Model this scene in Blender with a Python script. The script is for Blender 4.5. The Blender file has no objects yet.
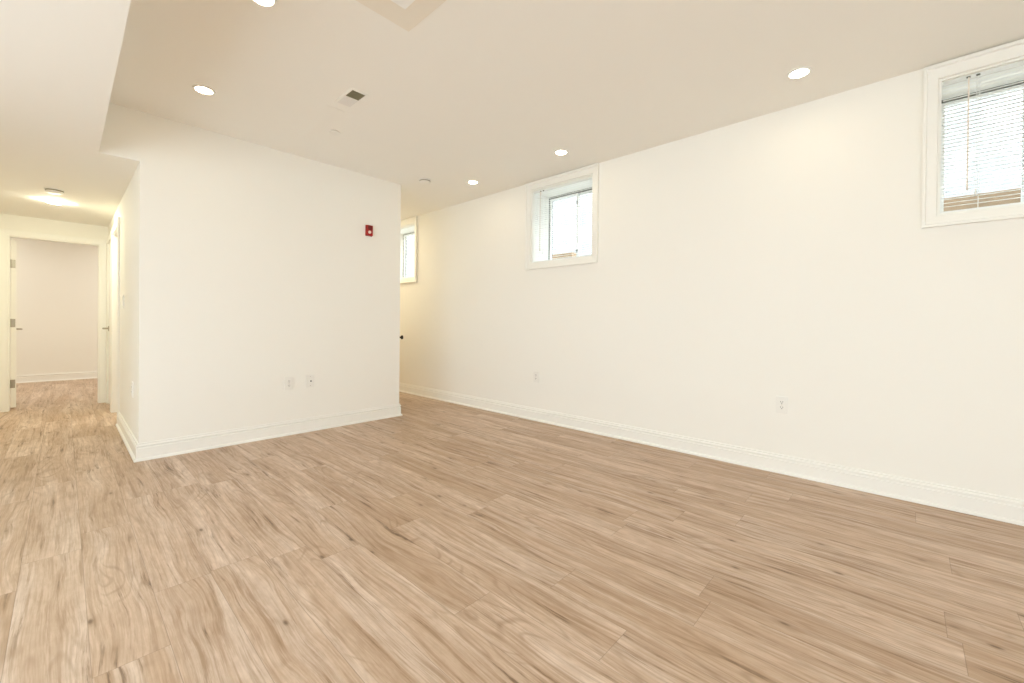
import bpy, bmesh, math, random
from mathutils import Vector, Matrix, Euler

random.seed(7)
scene = bpy.context.scene
COL = scene.collection
PI = math.pi

# ------------------------------------------------------------------ camera
cd = bpy.data.cameras.new('camera')
cam = bpy.data.objects.new('camera', cd)
COL.objects.link(cam)
cd.sensor_width = 36.0
cd.lens = 420.185 / 1024.0 * 36.0
cd.shift_y = -(341.5 - 325.945) / 1024.0
cd.clip_start = 0.02
R = Vector((0.68360547, -0.72978875, 0.00958885))
U = Vector((-0.00234609, 0.01094077, 0.9999374))
F = Vector((0.72984797, 0.68358517, -0.00576702))
cam.matrix_world = Matrix(((R.x, U.x, -F.x, 0.0), (R.y, U.y, -F.y, 0.0), (R.z, U.z, -F.z, 1.06), (0, 0, 0, 1)))
scene.camera = cam

# ------------------------------------------------------------------ world, exposure
w = bpy.data.worlds.new('overcast_sky')
scene.world = w
w.use_nodes = True
bg = w.node_tree.nodes['Background']
bg.inputs['Color'].default_value = (0.89, 0.98, 1.0, 1)
bg.inputs['Strength'].default_value = 8.0
LAMP_COLOR = (1.0, 0.85, 0.60)
LAMP_STRENGTH = 52.0
HALL_COLOR = (1.0, 0.99, 0.73)
HALL_STRENGTH = 430.0
FAR_COLOR = (1.0, 0.99, 0.92)
FAR_STRENGTH = 500.0
SIDE_STRENGTH = 500.0
vs = scene.view_settings
vs.view_transform = 'Standard'
vs.look = 'None'
vs.gamma = 1.0
vs.use_curve_mapping = False
vs.exposure = 0.0
scene.cycles.max_bounces = 14
scene.cycles.diffuse_bounces = 10
scene.cycles.transparent_max_bounces = 12

# ------------------------------------------------------------------ dimensions (metres)
H = 2.625      # main ceiling
HS = 2.248     # lowered ceiling over the hall
XW = 3.55      # inner face of the wall with the windows
YP = 4.201     # face of the partition
XC = 0.389     # hall side of the partition
XE = 2.617     # free end of the partition
XS = 0.169     # edge of the lowered ceiling
YE = 7.47      # end wall of the hall
YF = 10.67     # back wall of the far room
YB = -3.0      # wall behind the camera
XL = -1.6      # left wall
T = 0.12


# ------------------------------------------------------------------ materials
def mat(name, color, rough=0.5, metal=0.0, spec=0.5, noise=0.0, nscale=40.0, bump=0.0, bscale=200.0):
    m = bpy.data.materials.new(name)
    m.use_nodes = True
    nt = m.node_tree
    b = nt.nodes['Principled BSDF']
    b.inputs['Base Color'].default_value = (*color, 1)
    b.inputs['Roughness'].default_value = rough
    b.inputs['Metallic'].default_value = metal
    b.inputs['Specular IOR Level'].default_value = spec
    if noise or bump:
        tc = nt.nodes.new('ShaderNodeTexCoord')
    if noise:
        n = nt.nodes.new('ShaderNodeTexNoise')
        n.inputs['Scale'].default_value = nscale
        n.inputs['Detail'].default_value = 4
        nt.links.new(tc.outputs['Object'], n.inputs['Vector'])
        mx = nt.nodes.new('ShaderNodeMix')
        mx.data_type = 'RGBA'
        mx.inputs['A'].default_value = (*[c * (1 - noise) for c in color], 1)
        mx.inputs['B'].default_value = (*[min(1, c * (1 + noise)) for c in color], 1)
        nt.links.new(n.outputs['Fac'], mx.inputs['Factor'])
        nt.links.new(mx.outputs['Result'], b.inputs['Base Color'])
    if bump:
        n2 = nt.nodes.new('ShaderNodeTexNoise')
        n2.inputs['Scale'].default_value = bscale
        nt.links.new(tc.outputs['Object'], n2.inputs['Vector'])
        bp = nt.nodes.new('ShaderNodeBump')
        bp.inputs['Strength'].default_value = bump
        bp.inputs['Distance'].default_value = 0.001
        nt.links.new(n2.outputs['Fac'], bp.inputs['Height'])
        nt.links.new(bp.outputs['Normal'], b.inputs['Normal'])
    return m


def emit(name, color, strength):
    m = bpy.data.materials.new(name)
    m.use_nodes = True
    b = m.node_tree.nodes['Principled BSDF']
    b.inputs['Base Color'].default_value = (0.9, 0.9, 0.88, 1)
    b.inputs['Emission Color'].default_value = (*color, 1)
    b.inputs['Emission Strength'].default_value = strength
    return m


def glass_mat(name='window_glass', tint=(0.97, 0.98, 0.98)):
    m = bpy.data.materials.new(name)
    m.use_nodes = True
    nt = m.node_tree
    nt.nodes.clear()
    out = nt.nodes.new('ShaderNodeOutputMaterial')
    tr = nt.nodes.new('ShaderNodeBsdfTransparent')
    tr.inputs['Color'].default_value = (*tint, 1)
    gl = nt.nodes.new('ShaderNodeBsdfGlossy')
    gl.inputs['Roughness'].default_value = 0.02
    lw = nt.nodes.new('ShaderNodeLayerWeight')
    pw = nt.nodes.new('ShaderNodeMath')
    pw.operation = 'POWER'
    pw.inputs[1].default_value = 5.0
    nt.links.new(lw.outputs['Facing'], pw.inputs[0])
    ma = nt.nodes.new('ShaderNodeMath')
    ma.operation = 'MULTIPLY_ADD'
    ma.inputs[1].default_value = 0.9
    ma.inputs[2].default_value = 0.03
    nt.links.new(pw.outputs[0], ma.inputs[0])
    mx = nt.nodes.new('ShaderNodeMixShader')
    nt.links.new(ma.outputs[0], mx.inputs[0])
    nt.links.new(tr.outputs[0], mx.inputs[1])
    nt.links.new(gl.outputs[0], mx.inputs[2])
    nt.links.new(mx.outputs[0], out.inputs['Surface'])
    return m


def floor_mat():
    m = bpy.data.materials.new('oak_plank_floor')
    m.use_nodes = True
    nt = m.node_tree
    N = nt.nodes
    L = nt.links
    bsdf = N['Principled BSDF']

    def setin(sock, v):
        if isinstance(v, (int, float)):
            sock.default_value = v
        elif isinstance(v, tuple):
            sock.default_value = v
        else:
            L.new(v, sock)

    def math_(op, a, b=0.0, c=None):
        n = N.new('ShaderNodeMath')
        n.operation = op
        setin(n.inputs[0], a)
        setin(n.inputs[1], b)
        if c is not None:
            setin(n.inputs[2], c)
        return n.outputs[0]

    def comb(x, y, z=0.0):
        n = N.new('ShaderNodeCombineXYZ')
        setin(n.inputs[0], x)
        setin(n.inputs[1], y)
        setin(n.inputs[2], z)
        return n.outputs[0]

    def noise(vec, scale=1.0, detail=3.0, rough=0.5, dist=0.0):
        n = N.new('ShaderNodeTexNoise')
        L.new(vec, n.inputs['Vector'])
        n.inputs['Scale'].default_value = scale
        n.inputs['Detail'].default_value = detail
        n.inputs['Roughness'].default_value = rough
        n.inputs['Distortion'].default_value = dist
        return n.outputs['Fac']

    def maprange(v, a, b, c=0.0, d=1.0, smooth=True):
        n = N.new('ShaderNodeMapRange')
        n.interpolation_type = 'SMOOTHSTEP' if smooth else 'LINEAR'
        setin(n.inputs['Value'], v)
        n.inputs['From Min'].default_value = a
        n.inputs['From Max'].default_value = b
        n.inputs['To Min'].default_value = c
        n.inputs['To Max'].default_value = d
        return n.outputs[0]

    def mix(f, a, b, blend='MIX'):
        n = N.new('ShaderNodeMix')
        n.data_type = 'RGBA'
        n.blend_type = blend
        setin(n.inputs['Factor'], f)
        setin(n.inputs['A'], a)
        setin(n.inputs['B'], b)
        return n.outputs['Result']

    tc = N.new('ShaderNodeTexCoord')
    sp = N.new('ShaderNodeSeparateXYZ')
    L.new(tc.outputs['Object'], sp.inputs[0])
    x, y = sp.outputs[0], sp.outputs[1]
    W, LEN = 0.1825, 1.22
    xr = math_('DIVIDE', math_('SUBTRACT', x, 0.06), W)
    row = math_('FLOOR', xr)
    fx = math_('SUBTRACT', xr, row)
    wn = N.new('ShaderNodeTexWhiteNoise')
    wn.noise_dimensions = '1D'
    L.new(math_('ADD', row, 31.7), wn.inputs['W'])
    yr = math_('ADD', math_('DIVIDE', y, LEN), wn.outputs['Value'])
    pl = math_('FLOOR', yr)
    fy = math_('SUBTRACT', yr, pl)
    wid = N.new('ShaderNodeTexWhiteNoise')
    wid.noise_dimensions = '2D'
    L.new(comb(row, pl), wid.inputs['Vector'])
    rnd = wid.outputs['Value']
    srnd = N.new('ShaderNodeSeparateColor')
    L.new(wid.outputs['Color'], srnd.inputs[0])
    r1, r2, r3 = srnd.outputs[0], srnd.outputs[1], srnd.outputs[2]
    px = math_('ADD', x, math_('MULTIPLY', r1, 41.0))
    py = math_('ADD', y, math_('MULTIPLY', r2, 57.0))

    # figure of the grain: contour lines of a stretched noise give cathedrals and loops
    fig = noise(comb(math_('MULTIPLY', px, 5.2), math_('MULTIPLY', py, 0.95), r3), 1.0, 2.0, 0.45, 0.35)
    rings = math_('PINGPONG', math_('MULTIPLY', fig, 15.0), 0.5)
    ringm = maprange(rings, 0.0, 0.22, 1.0, 0.0)
    ringpatch = maprange(noise(comb(math_('MULTIPLY', px, 6.0), math_('MULTIPLY', py, 1.6), 3.0), 1.0, 2.0), 0.47, 0.66)
    ring = math_('MULTIPLY', ringm, ringpatch)
    # the grain wanders: warp the coordinate across the plank
    warp = noise(comb(math_('MULTIPLY', px, 4.0), math_('MULTIPLY', py, 1.25), 13.0), 1.0, 2.0, 0.45)
    wx = math_('ADD', px, math_('MULTIPLY', math_('SUBTRACT', warp, 0.5), math_('ADD', 0.03, math_('MULTIPLY', r3, 0.12))))
    lines = noise(comb(math_('MULTIPLY', wx, 41.0), math_('MULTIPLY', py, 1.6), 7.0), 1.0, 6.0, 0.68)
    streak = maprange(lines, 0.47, 0.63)
    streak2 = maprange(noise(comb(math_('MULTIPLY', wx, 105.0), math_('MULTIPLY', py, 2.6), 27.0), 1.0, 3.0, 0.6), 0.42, 0.68)
    pale = maprange(noise(comb(math_('MULTIPLY', wx, 13.0), math_('MULTIPLY', py, 0.8), 17.0), 1.0, 3.0, 0.5), 0.45, 0.64)
    band = maprange(noise(comb(math_('MULTIPLY', px, 7.0), math_('MULTIPLY', py, 0.9), 21.0), 1.0, 2.0, 0.5), 0.42, 0.64)
    crack = math_('MULTIPLY', maprange(lines, 0.575, 0.65), maprange(noise(comb(math_('MULTIPLY', px, 10.0), math_('MULTIPLY', py, 3.4), 11.0), 1.0, 3.0, 0.55), 0.46, 0.60))
    fine = noise(comb(math_('MULTIPLY', px, 210.0), math_('MULTIPLY', py, 7.0), 5.0), 1.0, 3.0, 0.6)
    mottle = noise(comb(math_('MULTIPLY', px, 34.0), math_('MULTIPLY', py, 11.0), 9.0), 1.0, 4.0, 0.6)
    # knots
    vo = N.new('ShaderNodeTexVoronoi')
    L.new(comb(math_('MULTIPLY', px, 9.0), math_('MULTIPLY', py, 3.6), 0.0), vo.inputs['Vector'])
    vo.inputs['Scale'].default_value = 1.0
    sv = N.new('ShaderNodeSeparateColor')
    L.new(vo.outputs['Color'], sv.inputs[0])
    sel = math_('GREATER_THAN', sv.outputs[0], 0.12)
    knot = math_('MULTIPLY', maprange(vo.outputs['Distance'], 0.02, 0.10, 1.0, 0.0), sel)
    halo = math_('MULTIPLY', maprange(vo.outputs['Distance'], 0.03, 0.30, 1.0, 0.0), sel)

    base = mix(rnd, FL_A, FL_B)
    c = mix(math_('MULTIPLY', pale, 0.60), base, FL_PALE)
    c = mix(math_('MULTIPLY', band, 0.30), c, FL_DARK)
    c = mix(math_('MULTIPLY', streak, math_('ADD', 0.42, math_('MULTIPLY', band, 0.40))), c, FL_DARK)
    c = mix(math_('MULTIPLY', streak2, 0.42), c, FL_DARK)
    c = mix(math_('MULTIPLY', ring, 0.42), c, FL_RING)
    c = mix(math_('MULTIPLY', halo, 0.34), c, FL_RING)
    c = mix(math_('MULTIPLY', crack, 0.72), c, FL_KNOT)
    c = mix(math_('MULTIPLY', knot, 0.8), c, FL_KNOT)
    c = mix(maprange(fine, 0.3, 0.7, 0.16, 0.0), c, FL_RING)
    c = mix(maprange(mottle, 0.35, 0.65, 0.26, 0.0), c, FL_DARK)
    # joints between planks
    ex = math_('MULTIPLY', math_('MINIMUM', fx, math_('SUBTRACT', 1.0, fx)), W)
    ey = math_('MULTIPLY', math_('MINIMUM', fy, math_('SUBTRACT', 1.0, fy)), LEN)
    e = math_('MINIMUM', ex, ey)
    seam = maprange(e, 0.0004, 0.0016, 1.0, 0.0)
    c = mix(math_('MULTIPLY', seam, 0.38), c, FL_KNOT)
    L.new(c, bsdf.inputs['Base Color'])
    setin(bsdf.inputs['Roughness'], maprange(fine, 0.2, 0.8, 0.50, 0.40))
    bsdf.inputs['Specular IOR Level'].default_value = 0.45
    hgt = math_('SUBTRACT', math_('MULTIPLY', fine, 0.12), seam)
    bp = N.new('ShaderNodeBump')
    bp.inputs['Strength'].default_value = 0.25
    bp.inputs['Distance'].default_value = 0.0015
    L.new(hgt, bp.inputs['Height'])
    L.new(bp.outputs[0], bsdf.inputs['Normal'])
    return m


FL_A = (0.57, 0.410, 0.288, 1)
FL_B = (0.70, 0.540, 0.418, 1)
FL_PALE = (0.84, 0.710, 0.605, 1)
FL_DARK = (0.345, 0.217, 0.125, 1)
FL_RING = (0.265, 0.162, 0.086, 1)
FL_KNOT = (0.10, 0.053, 0.023, 1)

M_WALL = mat('wall_paint', (0.90, 0.885, 0.835), 0.75, spec=0.25, bump=0.12, bscale=350)
M_CEIL = mat('ceiling_paint', (0.90, 0.885, 0.84), 0.9, spec=0.1, bump=0.1, bscale=300)
M_TRIM = mat('trim_semigloss', (0.90, 0.892, 0.85), 0.35, spec=0.45, noise=0.01)
M_DOOR = mat('door_paint', (0.89, 0.87, 0.82), 0.4, noise=0.01)
M_PLASTIC = mat('white_plastic', (0.86, 0.845, 0.80), 0.4, noise=0.01)
M_RING = mat('lamp_trim_white', (0.88, 0.87, 0.84), 0.45, noise=0.01)
M_VINYL = mat('window_vinyl', (0.86, 0.87, 0.86), 0.4, noise=0.01)
M_WINDARK = mat('window_gasket', (0.13, 0.13, 0.11), 0.7, noise=0.1)  # dark grey for window strips, latches and cord guides
M_SLAT = mat('blind_slat', (0.90, 0.90, 0.88), 0.45, noise=0.01)
nt_ = M_SLAT.node_tree
tl_ = nt_.nodes.new('ShaderNodeBsdfTranslucent')
tl_.inputs['Color'].default_value = (0.95, 0.955, 0.95, 1)
ms_ = nt_.nodes.new('ShaderNodeMixShader')
ms_.inputs[0].default_value = 0.75
nt_.links.new(nt_.nodes['Principled BSDF'].outputs[0], ms_.inputs[1])
nt_.links.new(tl_.outputs[0], ms_.inputs[2])
nt_.links.new(ms_.outputs[0], nt_.nodes['Material Output'].inputs['Surface'])
M_WAND = mat('blind_wand', (0.82, 0.74, 0.66), 0.25, noise=0.02)
M_DARK = mat('dark_slot', (0.03, 0.028, 0.025), 0.8, noise=0.1)
M_BRASS = mat('hinge_satin_nickel', (0.45, 0.41, 0.34), 0.38, metal=0.9, noise=0.05)
M_BLACK = mat('black_metal', (0.012, 0.011, 0.010), 0.4, metal=0.3, noise=0.1)
M_RED = mat('alarm_red', (0.36, 0.010, 0.009), 0.35, noise=0.05)
M_REDDARK = mat('alarm_grille_red', (0.07, 0.006, 0.006), 0.6, noise=0.1)
M_STROBE = mat('strobe_lens', (0.85, 0.72, 0.66), 0.15, noise=0.02)
M_SLOT_SHADE = mat('detector_slot', (0.40, 0.36, 0.28), 0.8, noise=0.05)
M_VENTDARK = mat('vent_duct_shade', (0.29, 0.26, 0.165), 0.8, noise=0.1)
M_VENT = mat('vent_louver', (0.80, 0.78, 0.75), 0.5, noise=0.02)
M_PANEL_FRAME = mat('panel_border', (0.84, 0.79, 0.70), 0.8, spec=0.1, noise=0.01)
M_PANEL = mat('panel_centre', (0.90, 0.90, 0.88), 0.6, noise=0.01)
M_TIMBER = mat('weathered_timber', (0.36, 0.25, 0.16), 0.85, noise=0.25, nscale=9)
M_GROUND = mat('grey_gravel', (0.36, 0.36, 0.355), 0.95, noise=0.3, nscale=60)
M_GLASS = glass_mat()
M_TINTED = glass_mat('fill_window_tint_back', (0.535, 0.508, 0.470))  # tint trims the daylight from the added back opening
M_TINTED_PALE = glass_mat('fill_window_tint_left', (0.705, 0.712, 0.726))  # tint trims the daylight from the added left opening
M_FLOOR = floor_mat()
M_LENS = emit('lamp_lens', LAMP_COLOR, LAMP_STRENGTH)
M_LENS_HALL = emit('lamp_lens_hall', HALL_COLOR, HALL_STRENGTH)
M_LENS_FAR = emit('fill_lens_far_room', FAR_COLOR, FAR_STRENGTH)  # emitter of the unseen lights added to brighten the far room
M_LENS_SIDE = emit('fill_lens_side_rooms', LAMP_COLOR, SIDE_STRENGTH)  # emitter of the unseen lights added in corridor and side room


def stone_mat():
    m = bpy.data.materials.new('sky_screen_stone')
    m.use_nodes = True
    nt = m.node_tree
    b = nt.nodes['Principled BSDF']
    tc = nt.nodes.new('ShaderNodeTexCoord')
    v = nt.nodes.new('ShaderNodeTexVoronoi')
    v.inputs['Scale'].default_value = 5.0
    nt.links.new(tc.outputs['Object'], v.inputs['Vector'])
    cr = nt.nodes.new('ShaderNodeValToRGB')
    cr.color_ramp.elements[0].color = (0.225, 0.23, 0.24, 1)
    cr.color_ramp.elements[1].color = (0.30, 0.30, 0.305, 1)
    s = nt.nodes.new('ShaderNodeSeparateColor')
    nt.links.new(v.outputs['Color'], s.inputs[0])
    nt.links.new(s.outputs[0], cr.inputs[0])
    nt.links.new(cr.outputs[0], b.inputs['Base Color'])
    b.inputs['Roughness'].default_value = 0.9
    return m


M_STONE = stone_mat()


# ------------------------------------------------------------------ mesh helpers
def link(name, bm, m, parent=None, loc=None, smooth=False, weld=True):
    if weld:
        bmesh.ops.remove_doubles(bm, verts=bm.verts, dist=1e-6)
    bmesh.ops.recalc_face_normals(bm, faces=bm.faces)
    me = bpy.data.meshes.new(name)
    bm.to_mesh(me)
    bm.free()
    ms = m if isinstance(m, (list, tuple)) else [m]
    for k in ms:
        me.materials.append(k)
    if smooth:
        for p in me.polygons:
            p.use_smooth = True
        me.set_sharp_from_angle(angle=math.radians(40))
    o = bpy.data.objects.new(name, me)
    COL.objects.link(o)
    if parent:
        o.parent = parent
    if loc:
        o.location = loc
    return o


def struct(o):
    o['kind'] = 'structure'
    return o


def empty(name, loc=(0, 0, 0), rz=0.0, parent=None):
    o = bpy.data.objects.new(name, None)
    o.empty_display_size = 0.1
    COL.objects.link(o)
    o.location = loc
    o.rotation_euler = (0, 0, rz)
    if parent:
        o.parent = parent
    return o


def tag(o, label, cat, group=None):
    o['label'] = label
    o['category'] = cat
    if group:
        o['group'] = group
    return o


def box(bm, x0, x1, y0, y1, z0, z1, bevel=0.0, mi=0):
    vs_ = [bm.verts.new(p) for p in ((x0, y0, z0), (x1, y0, z0), (x1, y1, z0), (x0, y1, z0),
                                     (x0, y0, z1), (x1, y0, z1), (x1, y1, z1), (x0, y1, z1))]
    fs = [bm.faces.new([vs_[i] for i in q]) for q in
          ((3, 2, 1, 0), (4, 5, 6, 7), (0, 1, 5, 4), (1, 2, 6, 5), (2, 3, 7, 6), (3, 0, 4, 7))]
    for f in fs:
        f.material_index = mi
    if bevel:
        es = list({e for f in fs for e in f.edges})
        r = bmesh.ops.bevel(bm, geom=es, offset=bevel, segments=2, profile=0.7, affect='EDGES')
        for f in r['faces']:
            f.material_index = mi
    return vs_


def slab(bm, axis, a0, a1, urange, vrange, holes=(), solids=None):
    """A wall: axis 'x' or 'y' is its thickness direction, u the other horizontal axis, v = z.
    holes: (u0,u1,v0,v1) openings right through, with their reveals."""
    us = sorted({urange[0], urange[1], *[h for q in holes for h in q[:2]]})
    vs_ = sorted({vrange[0], vrange[1], *[h for q in holes for h in q[2:]]})
    nu, nv = len(us) - 1, len(vs_) - 1

    def solid(i, j):
        if not (0 <= i < nu and 0 <= j < nv):
            return False
        cu, cv = (us[i] + us[i + 1]) / 2, (vs_[j] + vs_[j + 1]) / 2
        return not any(q[0] < cu < q[1] and q[2] < cv < q[3] for q in holes)

    def P(a, u, v):
        return (a, u, v) if axis == 'x' else (u, a, v)

    def face(*pts):
        bm.faces.new([bm.verts.new(p) for p in pts])
    for i in range(nu):
        for j in range(nv):
            if not solid(i, j):
                continue
            u0, u1, v0, v1 = us[i], us[i + 1], vs_[j], vs_[j + 1]
            for a in (a0, a1):
                face(P(a, u0, v0), P(a, u1, v0), P(a, u1, v1), P(a, u0, v1))
            if not solid(i - 1, j):
                face(P(a0, u0, v0), P(a1, u0, v0), P(a1, u0, v1), P(a0, u0, v1))
            if not solid(i + 1, j):
                face(P(a0, u1, v0), P(a1, u1, v0), P(a1, u1, v1), P(a0, u1, v1))
            if not solid(i, j - 1):
                face(P(a0, u0, v0), P(a1, u0, v0), P(a1, u1, v0), P(a0, u1, v0))
            if not solid(i, j + 1):
                face(P(a0, u0, v1), P(a1, u0, v1), P(a1, u1, v1), P(a0, u1, v1))


def wall(name, axis, a0, a1, u, v, holes=(), m=None):
    bm = bmesh.new()
    slab(bm, axis, a0, a1, u, v, holes)
    return struct(link(name, bm, m or M_WALL))


def sweep(bm, path, profile, closed=False, side=1):
    """Sweep a (d, z) profile along a horizontal polyline; d is measured to the left (side=1) of travel."""
    n = len(path)
    rows = []
    for i, p in enumerate(path):
        p = Vector(p)
        dirs = []
        if i > 0:
            dirs.append((p - Vector(path[i - 1])).normalized())
        if i < n - 1:
            dirs.append((Vector(path[i + 1]) - p).normalized())
        ns = [Vector((-d.y, d.x)) * side for d in dirs]
        if len(ns) == 2:
            off = (ns[0] + ns[1]) / (1 + ns[0].dot(ns[1]))
        else:
            off = ns[0]
        rows.append([bm.verts.new((p.x + off.x * d, p.y + off.y * d, z)) for d, z in profile])
    for a, b in zip(rows, rows[1:]):
        for k in range(len(profile)):
            k2 = (k + 1) % len(profile)
            bm.faces.new((a[k], a[k2], b[k2], b[k]))
    bm.faces.new(rows[0])
    bm.faces.new(list(reversed(rows[-1])))


def lathe(bm, prof, seg=32, mi=0, axis='z', cx=0, cy=0, cz=0):
    rings = []
    for r, z in prof:
        ring = []
        for k in range(seg):
            a = 2 * PI * k / seg
            if r < 1e-6 and ring:
                ring.append(ring[0])
                continue
            if axis == 'z':
                ring.append(bm.verts.new((cx + r * math.cos(a), cy + r * math.sin(a), cz + z)))
            elif axis == 'x':
                ring.append(bm.verts.new((cx + z, cy + r * math.cos(a), cz + r * math.sin(a))))
            else:
                ring.append(bm.verts.new((cx + r * math.cos(a), cy + z, cz + r * math.sin(a))))
        rings.append(ring)
    for a, b in zip(rings, rings[1:]):
        for k in range(seg):
            k2 = (k + 1) % seg
            vs_ = []
            for q in (a[k], a[k2], b[k2], b[k]):
                if q not in vs_:
                    vs_.append(q)
            if len(vs_) >= 3:
                f = bm.faces.new(vs_)
                f.material_index = mi


BASE_PROFILE = [(0, 0), (0.029, 0), (0.029, 0.006), (0.026, 0.014), (0.020, 0.019), (0.0155, 0.021), (0.0155, 0.091),
                (0.0130, 0.094), (0.0085, 0.096), (0.0085, 0.103), (0.0150, 0.105), (0.0165, 0.109), (0.0155, 0.116),
                (0.0095, 0.121), (0.0095, 0.131), (0.0080, 0.133), (0, 0.133)]


def baseboard(name, path, side):
    bm = bmesh.new()
    sweep(bm, path, BASE_PROFILE, side=side)
    return struct(link(name, bm, M_TRIM))


# ------------------------------------------------------------------ floor, ceilings, walls
bm = bmesh.new()
box(bm, -2.4, XW + 0.2, YB - 0.2, YF + 0.2, -0.12, 0)
struct(link('floor', bm, M_FLOOR))

bm = bmesh.new()
slab_pts = [(XS, XW + 0.37, YB - 0.1, 7.4)]
for q in slab_pts:
    box(bm, *q, H, H + 0.14)
# shallow drywall joint running from the vent to the partition
jx, jw, jh = 1.372, 0.11, 0.0035
a = [bm.verts.new(p) for p in ((jx - jw, 3.06, H), (jx, 3.06, H - jh), (jx + jw, 3.06, H),
                               (jx - jw, YP, H), (jx, YP, H - jh), (jx + jw, YP, H))]
bm.faces.new((a[0], a[1], a[4], a[3]))
bm.faces.new((a[1], a[2], a[5], a[4]))
bm.faces.new((a[0], a[2], a[1]))
struct(link('ceiling', bm, M_CEIL))

bm = bmesh.new()
box(bm, XL - 0.1, XS, YB - 0.1, YE + 0.13, HS, H + 0.14)
box(bm, XS, XC + T, YP + T, YE + 0.13, HS, H + 0.14)
struct(link('ceiling_hall', bm, M_CEIL))

bm = bmesh.new()
box(bm, -2.4, 2.5, YE + 0.13, YF + 0.12, H, H + 0.14)
struct(link('ceiling_far_room', bm, M_CEIL))

# openings of the three high windows: (y0, y1, z0, z1)
WIN = [(5.30, 6.11, 1.722, 2.538), (2.248, 3.048, 1.722, 2.535), (-0.885, -0.128, 1.722, 2.532)]
wall('wall_right', 'x', XW, XW + 0.37, (YB - 0.1, 6.92), (0, H), WIN)

# partition: its face and the tab that closes the step of the ceiling above the hall
bm = bmesh.new()
slab(bm, 'y', YP, YP + T, (XS, XE), (0, H), [(XS, XC, 0, HS)])
struct(link('wall_partition', bm, M_WALL))

D2 = (5.84, 6.60, 0.0, 2.03)      # doorway in the hall's right wall
D3 = (6.76, 7.36, 0.0, 2.02)      # closed door further along
wall('wall_hall_right', 'x', XC, XC + T, (YP + T, YE), (0, HS), [D2, D3])
D4 = (4.335, 5.06, 0.0, 2.03)
wall('wall_corridor_left', 'x', XE - T, XE, (YP + T, 6.8), (0, H), [D4])
wall('wall_corridor_end', 'y', 6.8, 6.92, (XE - T, XW), (0, H))
D1 = (-0.436, 0.316, 0.0, 2.015)
wall('wall_hall_end', 'y', YE, YE + 0.13, (-2.4, 2.5), (0, H), [D1])
wall('wall_hall_left', 'x', -1.42, -1.30, (YP + T, YE), (0, HS))
wall('wall_hall_return', 'y', YP, YP + T, (XL, -1.30), (0, HS))
WL = (-2.8, 3.4, 0.05, 2.18)  # unseen opening added to bring daylight under the soffit
wall('wall_left', 'x', XL - 0.1, XL, (YB, YP + T), (0, HS), [WL])
WB = (-1.3, 0.9, 0.05, 2.18)  # unseen opening added behind the camera for daylight
wall('wall_back', 'y', YB - 0.1, YB, (XL - 0.1, XW), (0, H), [WB])
wall('wall_far_room_back', 'y', YF, YF + 0.12, (-2.4, 2.5), (0, H))
wall('wall_far_room_left', 'x', -2.4, -2.28, (YE + 0.13, YF), (0, H))
wall('wall_far_room_right', 'x', 2.38, 2.5, (YE + 0.13, YF), (0, H))

# baseboards
baseboard('baseboard_right', [(XW, YB), (XW, 6.8)], 1)
baseboard('baseboard_partition', [(XC, D2[0] - 0.066), (XC, YP), (XE, YP), (XE, D4[0] - 0.064)], -1)
baseboard('baseboard_far_room', [(-2.28, YF), (2.38, YF)], -1)
baseboard('baseboard_hall_end', [(-1.30, YE), (D1[0] - 0.072, YE)], -1)
baseboard('baseboard_hall_left', [(-1.30, YP + T), (-1.30, YE)], -1)
baseboard('baseboard_left', [(XL, WL[1] + 0.05), (XL, YP)], -1)
baseboard('baseboard_corridor_end', [(XE, 6.8), (XW, 6.8)], -1)


# ------------------------------------------------------------------ windows
CAS = [(0.0, 0.0), (0.0, 0.014), (0.004, 0.018), (0.050, 0.022), (0.058, 0.024), (0.066, 0.024), (0.066, 0.0)]


def picture_frame(bm, x, sgn, y0, y1, z0, z1, wid, prof, wtop=None):
    """Mitred casing round an opening in a wall across x; prof = (distance outward 0..1 of width, height off wall)."""
    corners = [(y0, z0, -1, -1), (y1, z0, 1, -1), (y1, z1, 1, 1), (y0, z1, -1, 1)]
    wtop = wtop or wid
    rows = []
    for cy, cz, sy, sz in corners:
        row = []
        for d, h in prof:
            wz = wtop if sz > 0 else wid
            row.append(bm.verts.new((x - sgn * h, cy + sy * d * wid, cz + sz * d * wz)))
        rows.append(row)
    n = len(prof)
    for i in range(4):
        a_, b_ = rows[i], rows[(i + 1) % 4]
        for k in range(n):
            k2 = (k + 1) % n
            bm.faces.new((a_[k], a_[k2], b_[k2], b_[k]))


def ring_box(bm, x0, x1, y0, y1, z0, z1, t, mi=0):
    box(bm, x0, x1, y0, y0 + t, z0, z1, mi=mi)
    box(bm, x0, x1, y1 - t, y1, z0, z1, mi=mi)
    box(bm, x0, x1, y0 + t, y1 - t, z0, z0 + t, mi=mi)
    box(bm, x0, x1, y0 + t, y1 - t, z1 - t, z1, mi=mi)


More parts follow.
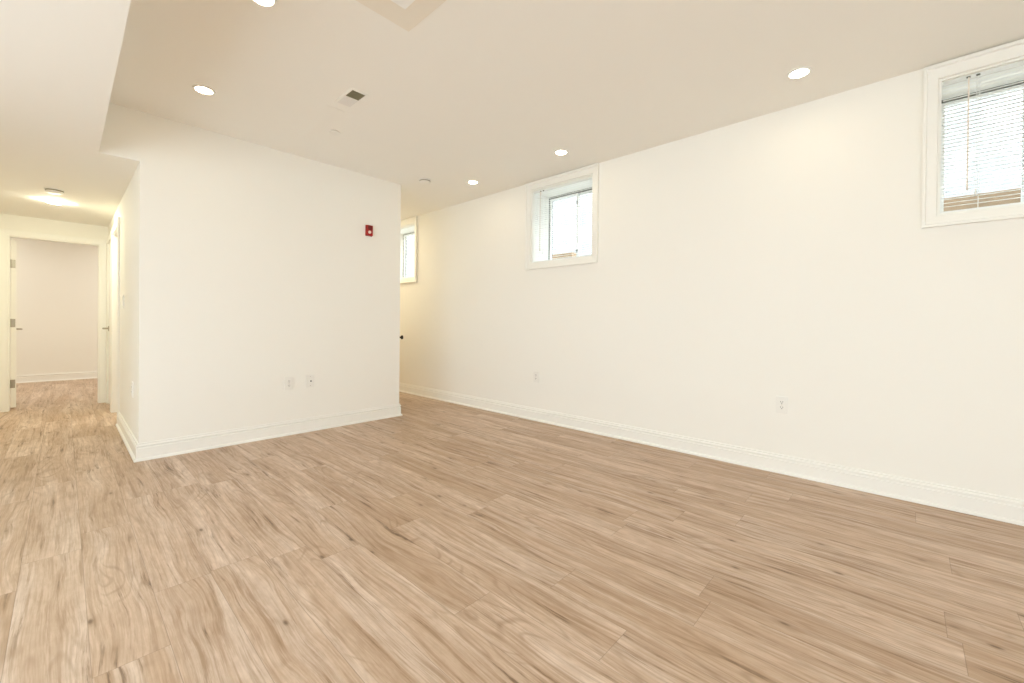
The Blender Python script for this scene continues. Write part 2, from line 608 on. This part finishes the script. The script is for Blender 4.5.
def make_window(i, y0, y1, z0, z1):
    r = struct(empty('window_%d' % (i + 1), (XW, (y0 + y1) / 2, z0)))
    o = Vector(r.location)

    def put(name, bm, m, parent=r, **k):
        bmesh.ops.translate(bm, verts=bm.verts, vec=-o)
        return link(name, bm, m, parent, **k)
    bm = bmesh.new()
    picture_frame(bm, XW, 1, y0, y1, z0, z1, 0.064,
                  [(0.0, 0.0), (0.0, 0.013), (0.06, 0.017), (0.72, 0.021), (0.80, 0.031), (1.0, 0.031), (1.0, 0.0)], 0.083)
    put('casing', bm, M_TRIM)
    bm = bmesh.new()
    ring_box(bm, XW - 0.002, XW + 0.29, y0 + 0.0005, y1 - 0.0005, z0 + 0.0005, z1 - 0.0005, 0.012)
    put('jamb_liner', bm, M_TRIM)
    a_ = 0.0125
    X0 = XW + 0.29
    fy0, fy1, fz0, fz1 = y0 + 0.001, y1 - 0.001, z0 + 0.001, z1 - 0.001
    bm = bmesh.new()
    ring_box(bm, X0, X0 + 0.075, fy0, fy1, fz0, fz1, 0.0125)
    put('frame', bm, M_VINYL)
    g0, g1, h0, h1 = fy0 + 0.0125, fy1 - 0.0125, fz0 + 0.0125, fz1 - 0.0125
    bm = bmesh.new()
    box(bm, X0 + 0.010, X0 + 0.07, g0, g0 + 0.010, h0, h1)
    box(bm, X0 + 0.010, X0 + 0.07, g1 - 0.010, g1, h0, h1)
    box(bm, X0 + 0.010, X0 + 0.07, g0 + 0.010, g1 - 0.010, h0, h0 + 0.012)
    box(bm, X0 + 0.010, X0 + 0.07, g0 + 0.010, g1 - 0.010, h1 - 0.020, h1)
    put('gasket', bm, M_WINDARK)  # dark strip between frame and sashes
    ym = (y0 + y1) / 2
    for k, (a0, a1, xo) in enumerate(((g0 + 0.010, ym + 0.014, 0.038), (ym - 0.014, g1 - 0.010, 0.014))):
        bm = bmesh.new()
        ring_box(bm, X0 + xo, X0 + xo + 0.022, a0, a1, h0 + 0.012, h1 - 0.020, 0.018)
        s = put('sash', bm, M_VINYL)
        bm = bmesh.new()
        box(bm, X0 + xo + 0.009, X0 + xo + 0.013, a0 + 0.017, a1 - 0.017, h0 + 0.029, h1 - 0.037)
        put('pane', bm, M_GLASS, s)
        if k == 1:
            for zz in (h0 + 0.13, h1 - 0.13):
                bm = bmesh.new()
                box(bm, X0 + xo - 0.012, X0 + xo + 0.001, a0 + 0.001, a0 + 0.015, zz - 0.018, zz + 0.018, 0.003)
                put('latch', bm, M_WINDARK, s)
    return r


def make_blind(i, y0, y1, z0, z1, label):
    r = tag(empty('mini_blind', (XW + 0.03, (y0 + y1) / 2, z1 - 0.013)), label, 'blind', 'mini blinds in the high windows')
    o = Vector(r.location)
    X = XW + 0.03
    ya, yb = y0 + 0.017, y1 - 0.017

    def put(name, bm, m, **k):
        bmesh.ops.translate(bm, verts=bm.verts, vec=-o)
        return link(name, bm, m, r, **k)
    zt = z1 - 0.0135
    bm = bmesh.new()
    box(bm, X - 0.014, X + 0.014, ya, yb, zt - 0.026, zt, 0.002)
    put('headrail', bm, M_SLAT)
    bm = bmesh.new()
    pitch = 0.0218
    z = zt - 0.044
    zb = z0 + 0.034
    tilt = 0.09
    while z > zb:
        pts = []
        for k in range(5):
            u = (k / 4 - 0.5) * 0.0245
            c_ = 0.0018 * (1 - (2 * k / 4 - 1) ** 2)
            pts.append((X + u * math.cos(tilt), z + c_ + u * math.sin(tilt)))
        th = 0.0006
        top = [[bm.verts.new((px_, yy, pz_)) for px_, pz_ in pts] for yy in (ya + 0.003, yb - 0.003)]
        bot = [[bm.verts.new((px_, yy, pz_ - th)) for px_, pz_ in pts] for yy in (ya + 0.003, yb - 0.003)]
        for k in range(4):
            bm.faces.new((top[0][k], top[0][k + 1], top[1][k + 1], top[1][k]))
            bm.faces.new((bot[0][k], bot[1][k], bot[1][k + 1], bot[0][k + 1]))
        for e_ in (0, 4):
            bm.faces.new((top[0][e_], top[1][e_], bot[1][e_], bot[0][e_]))
        for s_ in (0, 1):
            bm.faces.new(top[s_] + bot[s_][::-1])
        z -= pitch
    put('slats', bm, M_SLAT, weld=False)
    bm = bmesh.new()
    box(bm, X - 0.0125, X + 0.0125, ya + 0.002, yb - 0.002, z0 + 0.0145, z0 + 0.027, 0.003)
    put('bottom_rail', bm, M_SLAT)
    for yy in (yb - 0.15, ya + 0.15):
        bm = bmesh.new()
        for xx in (X - 0.0135, X + 0.0135):
            lathe(bm, [(0.0009, z0 + 0.026), (0.0009, zt - 0.026)], 6, cx=xx, cy=yy)
        put('ladder_cord', bm, M_SLAT)
    bm = bmesh.new()
    yy = yb - 0.105
    lathe(bm, [(0, zt - 0.055), (0.0035, zt - 0.055), (0.0035, zt - 0.635), (0.0045, zt - 0.64), (0.0045, zt - 0.665), (0, zt - 0.668)],
          10, cx=X - 0.024, cy=yy)
    box(bm, X - 0.027, X - 0.013, yy - 0.003, yy + 0.003, zt - 0.056, zt - 0.018)
    put('tilt_wand', bm, M_WAND, smooth=True)
    for ya_, yb_ in ((yb - 0.112, yb - 0.096), (yb - 0.150, yb - 0.134)):
        bm = bmesh.new()
        box(bm, X - 0.0165, X - 0.013, ya_, yb_, zt - 0.018, zt - 0.008, 0.001)
        put('cord_guide', bm, M_WINDARK)
    bm = bmesh.new()
    for dy in (0.0, 0.006):
        lathe(bm, [(0.0010, zt - 0.66 - dy), (0.0010, zt - 0.018)], 6, cx=X - 0.018, cy=yb - 0.142 + dy)
    lathe(bm, [(0, zt - 0.705), (0.006, zt - 0.70), (0.004, zt - 0.665), (0, zt - 0.66)], 10, cx=X - 0.018, cy=yb - 0.139)
    put('pull_cord', bm, M_SLAT)
    return r


BL = ['white mini blind in the farthest window, half hidden behind the partition',
      'white mini blind in the middle window, between the two others on the long wall',
      'white mini blind with a hanging wand in the nearest window, cut by the photo edge']
for i, q in enumerate(WIN):
    make_window(i, *q)
    make_blind(i, q[0], q[1], q[2], q[3], BL[i])

# unseen glazed openings, added beside and behind the camera for fill daylight
def fill_window(n, axis, at, q):
    mid = (q[0] + q[1]) / 2
    r = struct(empty('window_%d' % n, (at, mid, q[2]) if axis == 'x' else (mid, at, q[2])))
    bm = bmesh.new()
    for u0, u1, z0, z1 in ((q[0], q[0] + 0.06, q[2], q[3]), (q[1] - 0.06, q[1], q[2], q[3]),
                           (q[0] + 0.06, q[1] - 0.06, q[3] - 0.06, q[3]), (q[0] + 0.06, q[1] - 0.06, q[2], q[2] + 0.08),
                           (mid - 0.04, mid + 0.04, q[2] + 0.08, q[3] - 0.06)):
        if axis == 'x':
            box(bm, at - 0.08, at - 0.03, u0, u1, z0, z1)
        else:
            box(bm, u0, u1, at - 0.08, at - 0.03, z0, z1)
    bmesh.ops.translate(bm, verts=bm.verts, vec=-Vector(r.location))
    link('frame', bm, M_VINYL, r)
    for u0, u1 in ((q[0] + 0.06, mid - 0.04), (mid + 0.04, q[1] - 0.06)):
        bm = bmesh.new()
        if axis == 'x':
            box(bm, at - 0.058, at - 0.052, u0, u1, q[2] + 0.08, q[3] - 0.06)
        else:
            box(bm, u0, u1, at - 0.058, at - 0.052, q[2] + 0.08, q[3] - 0.06)
        bmesh.ops.translate(bm, verts=bm.verts, vec=-Vector(r.location))
        link('pane', bm, M_TINTED_PALE if axis == 'x' else M_TINTED, r)


fill_window(4, 'y', YB, WB)
fill_window(5, 'x', XL, WL)

# outside: grade, timber curbs of the window wells, an added stone wall screening off the sky
bm = bmesh.new()
box(bm, XW + 0.37, 12.0, -6, 16, 1.35, 1.5)
struct(link('ground_outside', bm, M_GROUND))


def curb(label, y0, y1, top):
    bm = bmesh.new()
    z = 1.5
    n = 3
    hh = (top - 1.5) / n
    for k in range(n):
        box(bm, 4.30, 4.44, y0, y1, z + 0.002 + k * hh, z + (k + 1) * hh - 0.002 if k < n - 1 else top, 0.006)
    o = link('timber_curb', bm, M_TIMBER)
    return tag(o, label, 'curb', 'timber curbs outside the windows')


curb('brown timber curb seen low through the nearest window', -1.4, 0.5, 1.985)
curb('brown timber curb seen low through the middle window', 3.02, 4.4, 1.95)
wall('wall_sky_screen', 'x', 7.0, 7.3, (-6.0, 16.0), (1.5, 5.6), m=M_STONE)  # added to keep the bright sky from showing behind the slats


# ------------------------------------------------------------------ doors
def casing_path(bm, axis, at, sgn, u0, u1, ztop, wid=0.066):
    """Door casing: two legs and a head, mitred, lying on the wall plane."""
    prof = [(0.0, 0.0), (0.0, 0.011), (0.10, 0.014), (0.70, 0.017), (0.86, 0.019), (1.0, 0.017), (1.0, 0.0)]
    pts = [(u0, 0.0, -1, 0), (u0, ztop, -1, 1), (u1, ztop, 1, 1), (u1, 0.0, 1, 0)]
    rows = []
    for u, v, su, sv in pts:
        row = []
        for d, h in prof:
            uu, vv, aa = u + su * d * wid, v + sv * d * wid, at + sgn * h
            row.append(bm.verts.new((aa, uu, vv) if axis == 'x' else (uu, aa, vv)))
        rows.append(row)
    n = len(prof)
    for a_, b_ in zip(rows, rows[1:]):
        for k in range(n):
            k2 = (k + 1) % n
            bm.faces.new((a_[k], a_[k2], b_[k2], b_[k]))
    bm.faces.new(rows[0])
    bm.faces.new(rows[-1][::-1])


def jamb(bm, axis, a0, a1, u0, u1, ztop, t=0.014):
    def b3(ua, ub, va, vb):
        if axis == 'x':
            box(bm, a0, a1, ua, ub, va, vb)
        else:
            box(bm, ua, ub, a0, a1, va, vb)
    b3(u0, u0 + t, 0, ztop)
    b3(u1 - t, u1, 0, ztop)
    b3(u0 + t, u1 - t, ztop - t, ztop)


def lever_bm(out, along, m0=(0, 0, 0)):
    """Rose, neck and lever; out and along are unit vectors."""
    bm = bmesh.new()
    o, a_ = Vector(out), Vector(along)
    up = Vector((0, 0, 1))

    def disc(r, d0, d1, seg=20):
        r0 = [bm.verts.new(o * d0 + (a_ * math.cos(2 * PI * k / seg) + up * math.sin(2 * PI * k / seg)) * r) for k in range(seg)]
        r1 = [bm.verts.new(o * d1 + (a_ * math.cos(2 * PI * k / seg) + up * math.sin(2 * PI * k / seg)) * r) for k in range(seg)]
        for k in range(seg):
            bm.faces.new((r0[k], r0[(k + 1) % seg], r1[(k + 1) % seg], r1[k]))
        bm.faces.new(r0[::-1])
        bm.faces.new(r1)
    disc(0.032, 0.0, 0.008)
    disc(0.011, 0.008, 0.055)
    sec = []
    for s_, hw, hh in ((-0.012, 0.007, 0.009), (0.03, 0.006, 0.010), (0.08, 0.006, 0.009), (0.112, 0.005, 0.007)):
        c_ = a_ * s_ + o * 0.056
        sec.append([bm.verts.new(c_ + o * (hw * math.cos(2 * PI * k / 8)) + up * (hh * math.sin(2 * PI * k / 8))) for k in range(8)])
    for p_, q_ in zip(sec, sec[1:]):
        for k in range(8):
            bm.faces.new((p_[k], p_[(k + 1) % 8], q_[(k + 1) % 8], q_[k]))
    bm.faces.new(sec[0][::-1])
    bm.faces.new(sec[-1])
    return bm


# door 1: end of the hall, leaf swung into the far room
d1 = struct(empty('door_1', (D1[0], YE + 0.12, 0)))
O = -Vector(d1.location)


def put(name, bm, m, parent, off, **k):
    bmesh.ops.translate(bm, verts=bm.verts, vec=off)
    return link(name, bm, m, parent, **k)


bm = bmesh.new()
casing_path(bm, 'y', YE, -1, D1[0] + 0.004, D1[1] - 0.004, D1[3] - 0.004)
put('casing', bm, M_TRIM, d1, O)
bm = bmesh.new()
jamb(bm, 'y', YE - 0.001, YE + 0.131, D1[0], D1[1], D1[3])
put('jamb', bm, M_TRIM, d1, O)
# leaf local frame: origin at the hinge line, x across the leaf, y along it
bm = bmesh.new()
box(bm, 0.0, 0.042, 0.004, 0.69, 0.022, 1.985, 0.002)
leaf = link('door_leaf', bm, M_DOOR, d1, Vector((0.018, 0.004, 0)))
leaf.rotation_euler.z = math.radians(4.0)
for zz in (0.30, 1.01, 1.70):
    bm = bmesh.new()
    box(bm, 0.004, 0.034, 0.0005, 0.0045, zz - 0.048, zz + 0.048, 0.0008)
    lathe(bm, [(0, zz - 0.048), (0.006, zz - 0.048), (0.006, zz + 0.048), (0, zz + 0.048)], 10, cx=0.001, cy=-0.002)
    link('hinge', bm, M_BRASS, leaf)
bm = lever_bm((1, 0, 0), (0, -1, 0))
link('lever_handle', bm, M_BRASS, leaf, Vector((0.042, 0.625, 0.93)), smooth=True)
bm = lever_bm((-1, 0, 0), (0, -1, 0))
link('lever_handle', bm, M_BRASS, leaf, Vector((0.0, 0.625, 0.93)), smooth=True)

# doorway in the hall's right wall (no leaf in view)
bm = bmesh.new()
casing_path(bm, 'x', XC, -1, D2[0] + 0.004, D2[1] - 0.004, D2[3] - 0.004)
jamb(bm, 'x', XC - 0.001, XC + T + 0.001, D2[0], D2[1], D2[3])
struct(link('trim_1', bm, M_TRIM))

# door 3: closed narrow door beside it
d3 = struct(empty('door_2', (XC, D3[0], 0)))
O = -Vector(d3.location)
bm = bmesh.new()
casing_path(bm, 'x', XC, -1, D3[0] + 0.004, D3[1] - 0.004, D3[3] - 0.004)
put('casing', bm, M_TRIM, d3, O)
bm = bmesh.new()
jamb(bm, 'x', XC - 0.001, XC + T + 0.001, D3[0], D3[1], D3[3])
put('jamb', bm, M_TRIM, d3, O)
bm = bmesh.new()
box(bm, XC + 0.002, XC + 0.040, D3[0] + 0.017, D3[1] - 0.017, 0.022, D3[3] - 0.017, 0.002)
leaf = put('door_leaf', bm, M_DOOR, d3, O)
for zz in (0.30, 1.01, 1.70):
    bm = bmesh.new()
    lathe(bm, [(0, zz - 0.048), (0.007, zz - 0.048), (0.007, zz + 0.048), (0, zz + 0.048)], 10, cx=XC - 0.006, cy=D3[0] + 0.016)
    box(bm, XC - 0.001, XC + 0.0025, D3[0] + 0.018, D3[0] + 0.046, zz - 0.048, zz + 0.048)
    put('hinge', bm, M_BRASS, leaf, O)
bm = lever_bm((-1, 0, 0), (0, -1, 0))
put('lever_handle', bm, M_BRASS, leaf, O + Vector((XC + 0.002, D3[1] - 0.075, 0.95)), smooth=True)

# door 3: in the corridor behind the partition, ajar, only its black handle shows
d4 = struct(empty('door_3', (XE, D4[0] + 0.018, 0), math.radians(-37)))
bm = bmesh.new()
box(bm, -0.038, 0.0, 0.0, 0.70, 0.012, 2.005, 0.002)
leaf = link('door_leaf', bm, M_DOOR, d4)
bm = bmesh.new()
lathe(bm, [(0, 0.0), (0.031, 0.0), (0.031, 0.006), (0.026, 0.010), (0.011, 0.012), (0.010, 0.034), (0.020, 0.040),
           (0.0265, 0.050), (0.0265, 0.058), (0.021, 0.068), (0, 0.071)], 24, axis='x')
link('knob', bm, M_BLACK, leaf, Vector((0.0, 0.64, 0.865)), smooth=True)
bm = bmesh.new()
casing_path(bm, 'x', XE, 1, D4[0] + 0.004, D4[1] - 0.004, D4[3] - 0.004)
jamb(bm, 'x', XE - T - 0.001, XE + 0.001, D4[0], D4[1], D4[3])
struct(link('trim_2', bm, M_TRIM))


# ------------------------------------------------------------------ recessed lights
def downlight_proto(name):
    r = empty(name)
    bm = bmesh.new()
    lathe(bm, [(0.047, -0.001), (0.050, -0.0075), (0.056, -0.009), (0.0625, -0.006), (0.065, 0.0), (0.047, 0.0)], 40)
    link('trim_ring', bm, M_RING, r, smooth=True)
    bm = bmesh.new()
    lathe(bm, [(0, -0.0035), (0.030, -0.0033), (0.0485, -0.0025), (0.0485, -0.0012), (0, -0.0012)], 40)
    link('lens', bm, M_LENS, r, smooth=True)
    return r


def dup(root, loc):
    c = root.copy()
    COL.objects.link(c)
    c.location = loc
    for ch in root.children:
        k = ch.copy()
        COL.objects.link(k)
        k.parent = c
    return c


LIGHTS = [
    ((3.100, 0.497, H), 'round recessed ceiling light in front of the nearest window'),
    ((3.094, 2.305, H), 'round recessed ceiling light beside the middle window'),
    ((3.100, 3.518, H), 'small far recessed ceiling light near the smoke detector, beyond the middle window'),
    ((0.648, 3.488, H), 'round recessed ceiling light above the partition with the red alarm'),
    ((0.652, 2.285, H), 'round recessed ceiling light cut by the top edge of the photo'),
    ((-0.066, 6.263, HS), 'round recessed light in the low hall ceiling just beyond a detector'),
    ((0.652, 0.40, H), 'added unseen fill light recessed overhead'),  # from here on: unseen lights added to brighten the rooms
    ((3.100, -1.20, H), 'added unseen recessed fill light behind the camera by the window wall'),
    ((0.652, -1.40, H), 'added unseen recessed fill light behind the camera in the room middle'),
    ((2.95, 5.9, H), 'added unseen recessed fill light in the corridor behind the partition'),
    ((1.0, 5.65, H), 'added unseen recessed fill light in the room past the doorway of the hall'),
    ((-1.2, 8.6, H), 'added unseen recessed fill light in the far room, left of the open door'),
    ((1.2, 8.6, H), 'added unseen recessed fill light in the far room, right of the open door'),
    ((-1.2, 9.9, H), 'added unseen recessed fill light in the far room, left by its back wall'),
    ((1.2, 9.9, H), 'added unseen recessed fill light in the far room, right by its back wall'),
]
proto = downlight_proto('recessed_light')
for i, (loc, lab) in enumerate(LIGHTS):
    o = proto if i == 0 else dup(proto, loc)
    o.location = loc
    tag(o, lab, 'ceiling light', 'recessed ceiling lights')
    lm = M_LENS_HALL if loc[2] == HS else M_LENS_FAR if loc[1] > 8 else M_LENS_SIDE if loc[1] > 5 else None
    if lm:
        ln = [c for c in o.children if c.name.startswith('lens')][0]
        if loc[2] == HS:
            b2 = bmesh.new()
            lathe(b2, [(0.0575, -0.002), (0.0575, -0.011), (0.052, -0.018), (0.030, -0.0225), (0, -0.023)], 40)
            me = bpy.data.meshes.new('lens')
            b2.to_mesh(me)
            b2.free()
            me.materials.append(lm)
            ln.data = me
        else:
            ln.data = ln.data.copy()
            ln.data.materials[0] = lm

# ------------------------------------------------------------------ things on the ceiling
def puck(name, loc, r, h, label, cat, slot):
    e = tag(empty(name, loc), label, cat)
    bm = bmesh.new()
    lathe(bm, [(0, 0), (r, 0), (r, -h * 0.24), (r * 0.93, -h * 0.30)], 40)
    link('base', bm, M_PLASTIC, e, smooth=True)
    bm = bmesh.new()
    lathe(bm, [(r * 0.90, -h * 0.30), (r * 0.90, -h * 0.62)], 40)
    link('shaded_slot', bm, slot, e, smooth=True)  # slot tone paints the shade on the near side
    bm = bmesh.new()
    lathe(bm, [(r * 0.86, -h * 0.34), (r * 0.86, -h * 0.60), (r * 0.92, -h * 0.62), (r * 0.90, -h * 0.78), (r * 0.78, -h * 0.94), (r * 0.3, -h), (0, -h)], 40)
    link('cover', bm, M_PLASTIC, e, smooth=True)
    return e


puck('smoke_detector', (2.707, 3.864, H), 0.066, 0.036, 'white round smoke detector on the main ceiling past the end of the partition', 'smoke detector', M_SLOT_SHADE)
puck('smoke_detector', (-0.058, 5.70, HS), 0.066, 0.034, 'white round smoke detector on the low hall ceiling before its light', 'smoke detector', M_VENTDARK)

e = tag(empty('sprinkler_cover', (1.527, 3.45, H)), 'small white round sprinkler cover plate on the ceiling below the air vent', 'sprinkler cover')
bm = bmesh.new()
lathe(bm, [(0, -0.011), (0.041, -0.011), (0.043, -0.009), (0.043, -0.005), (0, -0.005)], 36)
link('cover_plate', bm, M_PLASTIC, e, smooth=True)
bm = bmesh.new()
lathe(bm, [(0.037, 0), (0.037, -0.0052), (0.030, -0.0052), (0.030, 0)], 36)
link('retainer', bm, M_SLOT_SHADE, e, smooth=True)

# air vent: flange, two banks of louvers
VX0, VX1, VY0, VY1 = 1.326, 1.420, 2.732, 2.965
e = tag(empty('air_vent', ((VX0 + VX1) / 2, (VY0 + VY1) / 2, H)), 'rectangular ceiling air vent with a dark half and a pale half', 'air vent')
OV = -Vector(e.location)
bm = bmesh.new()
fl = 0.016
for x0, x1, y0, y1 in ((VX0 - fl, VX0, VY0 - fl, VY1 + fl), (VX1, VX1 + fl, VY0 - fl, VY1 + fl),
                       (VX0, VX1, VY0 - fl, VY0), (VX0, VX1, VY1, VY1 + fl)):
    box(bm, x0, x1, y0, y1, H - 0.005, H + 0.0)
ymid = 2.842
box(bm, VX0, VX1, ymid - 0.004, ymid + 0.004, H - 0.005, H - 0.0005)
put('flange', bm, M_CEIL, e, OV)
bm = bmesh.new()
box(bm, VX0, VX1, VY0, VY1, H - 0.0012, H - 0.0004)
put('duct_shade_plate', bm, M_VENTDARK, e, OV)  # dark plate stands in for the shade inside the duct
for bank, (ya, yb, tl, nm) in enumerate(((VY0, ymid - 0.004, -1, 7), (ymid + 0.004, VY1, 1, 9))):
    bm = bmesh.new()
    for k in range(nm):
        yc = ya + (k + 0.5) * (yb - ya) / nm
        hw = 0.0042 if bank == 0 else 0.0085
        dz = 0.0018
        y_a, y_b = yc - hw, yc + hw
        z_a, z_b = (H - 0.0015, H - 0.0048) if tl > 0 else (H - 0.0048, H - 0.0015)
        if bank == 0:
            y_a, y_b = yc + 0.001, yc + 0.0025
        pts = [(y_a, z_a), (y_b, z_b), (y_b, z_b + 0.0006), (y_a, z_a + 0.0006)]
        f0 = [bm.verts.new((VX0, p_, q_)) for p_, q_ in pts]
        f1 = [bm.verts.new((VX1, p_, q_)) for p_, q_ in pts]
        for j in range(4):
            bm.faces.new((f0[j], f0[(j + 1) % 4], f1[(j + 1) % 4], f1[j]))
        bm.faces.new(f0[::-1])
        bm.faces.new(f1)
    put('louver_bank', bm, M_VENTDARK if bank == 0 else M_VENT, e, OV, weld=False)  # first bank takes the duct's painted shade tone

# square ceiling panel at the top edge of the photo
PX1, PY1, PS = 1.262, 1.962, 0.60
e = tag(empty('ceiling_panel', (PX1 - PS / 2, PY1 - PS / 2, H)), 'square beige-bordered ceiling panel with white centre at the top photo edge', 'ceiling panel')
OV = -Vector(e.location)
bm = bmesh.new()
b_ = 0.104
for x0, x1, y0, y1 in ((PX1 - PS, PX1, PY1 - PS, PY1 - PS + b_), (PX1 - PS, PX1, PY1 - b_ - 0.026, PY1),
                       (PX1 - PS, PX1 - PS + b_, PY1 - PS + b_, PY1 - b_ - 0.026), (PX1 - b_, PX1, PY1 - PS + b_, PY1 - b_ - 0.026)):
    box(bm, x0, x1, y0, y1, H - 0.006, H)
put('border', bm, M_PANEL_FRAME, e, OV)
bm = bmesh.new()
box(bm, PX1 - PS + b_ + 0.002, PX1 - b_ - 0.002, PY1 - PS + b_ + 0.002, PY1 - b_ - 0.028, H - 0.012, H, 0.002)
put('centre_plate', bm, M_PANEL, e, OV)


# ------------------------------------------------------------------ things on the walls
def wall_plate(name, label, cat, loc, rz, kind, group=None):
    """Built facing -Y, back on y = 0; rz turns it to its wall."""
    e = tag(empty(name, loc, rz), label, cat, group)
    w2, h2 = 0.0375, 0.0605
    bm = bmesh.new()
    box(bm, -w2, w2, -0.0085, 0.0, -h2, h2, 0.003)
    link('cover_plate', bm, M_PLASTIC, e)
    if kind == 'duplex':
        for zz in (0.0195, -0.0195):
            bm = bmesh.new()
            box(bm, -0.0165, 0.0165, -0.0105, -0.007, zz - 0.0140, zz + 0.0140, 0.002)
            rc = link('receptacle', bm, M_PLASTIC, e)
            bm = bmesh.new()
            for xx in (-0.0065, 0.0065):
                box(bm, xx - 0.0014, xx + 0.0014, -0.0109, -0.0103, zz - 0.001, zz + 0.008)
            lathe(bm, [(0.003, -0.0109), (0, -0.0109)], 10, axis='y', cz=zz - 0.007)
            link('slots', bm, M_DARK, rc)
        bm = bmesh.new()
        lathe(bm, [(0.003, -0.0075), (0.003, -0.0092), (0, -0.0096)], 10, axis='y')
        link('screw', bm, M_BRASS, e)
    elif kind == 'jack':
        bm = bmesh.new()
        box(bm, -0.0165, 0.0165, -0.0102, -0.007, -0.034, 0.034, 0.0015)
        ins = link('insert', bm, M_PLASTIC, e)
        bm = bmesh.new()
        box(bm, -0.002, 0.011, -0.0106, -0.0098, -0.0065, 0.0065)
        link('socket', bm, M_DARK, ins)
        for zz in (0.044, -0.044):
            bm = bmesh.new()
            lathe(bm, [(0.003, -0.0075), (0.003, -0.0092), (0, -0.0096)], 10, axis='y', cz=zz)
            link('screw', bm, M_BRASS, e)
    else:
        bm = bmesh.new()
        box(bm, -0.0165, 0.0165, -0.0100, -0.007, -0.033, 0.033, 0.001)
        rk = link('rocker', bm, M_PLASTIC, e)
        for zz in (0.044, -0.044):
            bm = bmesh.new()
            lathe(bm, [(0.003, -0.0075), (0.003, -0.0092), (0, -0.0096)], 10, axis='y', cz=zz)
            link('screw', bm, M_BRASS, e)
    return e


RW = PI / 2       # plate turned to face -X
G = 'white wall outlets'
wall_plate('wall_outlet', 'white duplex outlet low on the long wall below the nearest window, larger in view', 'outlet', (XW, 0.645, 0.492), -RW, 'duplex', G)
wall_plate('wall_outlet', 'small white duplex outlet low on the long wall, below the middle window', 'outlet', (XW, 2.95, 0.478), -RW, 'duplex', G)
wall_plate('wall_outlet', 'white duplex outlet on the partition, left of the one with a dark socket', 'outlet', (1.440, YP, 0.481), 0, 'duplex', G)
wall_plate('data_jack', 'white jack plate with one dark socket on the partition below the alarm side', 'wall jack', (1.633, YP, 0.485), 0, 'jack')
wall_plate('wall_outlet', 'white outlet low on the hall side of the partition, seen nearly edge-on', 'outlet', (XC, 4.57, 0.495), -RW, 'duplex', G)
wall_plate('light_switch', 'white rocker light switch on the hall wall before the doorway', 'light switch', (XC, 5.38, 1.23), -RW, 'rocker')

# fire alarm
e = tag(empty('fire_alarm', (2.228, YP, 2.036)), 'red horn strobe fire alarm high on the partition', 'fire alarm')
bm = bmesh.new()
box(bm, -0.037, 0.036, -0.010, 0.0, -0.058, 0.058, 0.003)
link('back_plate', bm, M_RED, e)
bm = bmesh.new()
box(bm, -0.034, 0.032, -0.034, -0.009, -0.055, 0.055, 0.005)
bd = link('housing', bm, M_RED, e)
bm = bmesh.new()
for k in range(5):
    zz = 0.012 + k * 0.008
    box(bm, -0.024, 0.024, -0.0352, -0.0332, zz - 0.0025, zz + 0.0025)
link('horn_grille', bm, M_REDDARK, bd)
bm = bmesh.new()
n = 12
r0 = []
prof = [(0.017, 0.0), (0.017, -0.008), (0.012, -0.015), (0.0, -0.017)]
lathe(bm, prof, 20, axis='y', cx=-0.006, cy=-0.033, cz=-0.020)
link('strobe_lens', bm, M_STROBE, e, smooth=True)
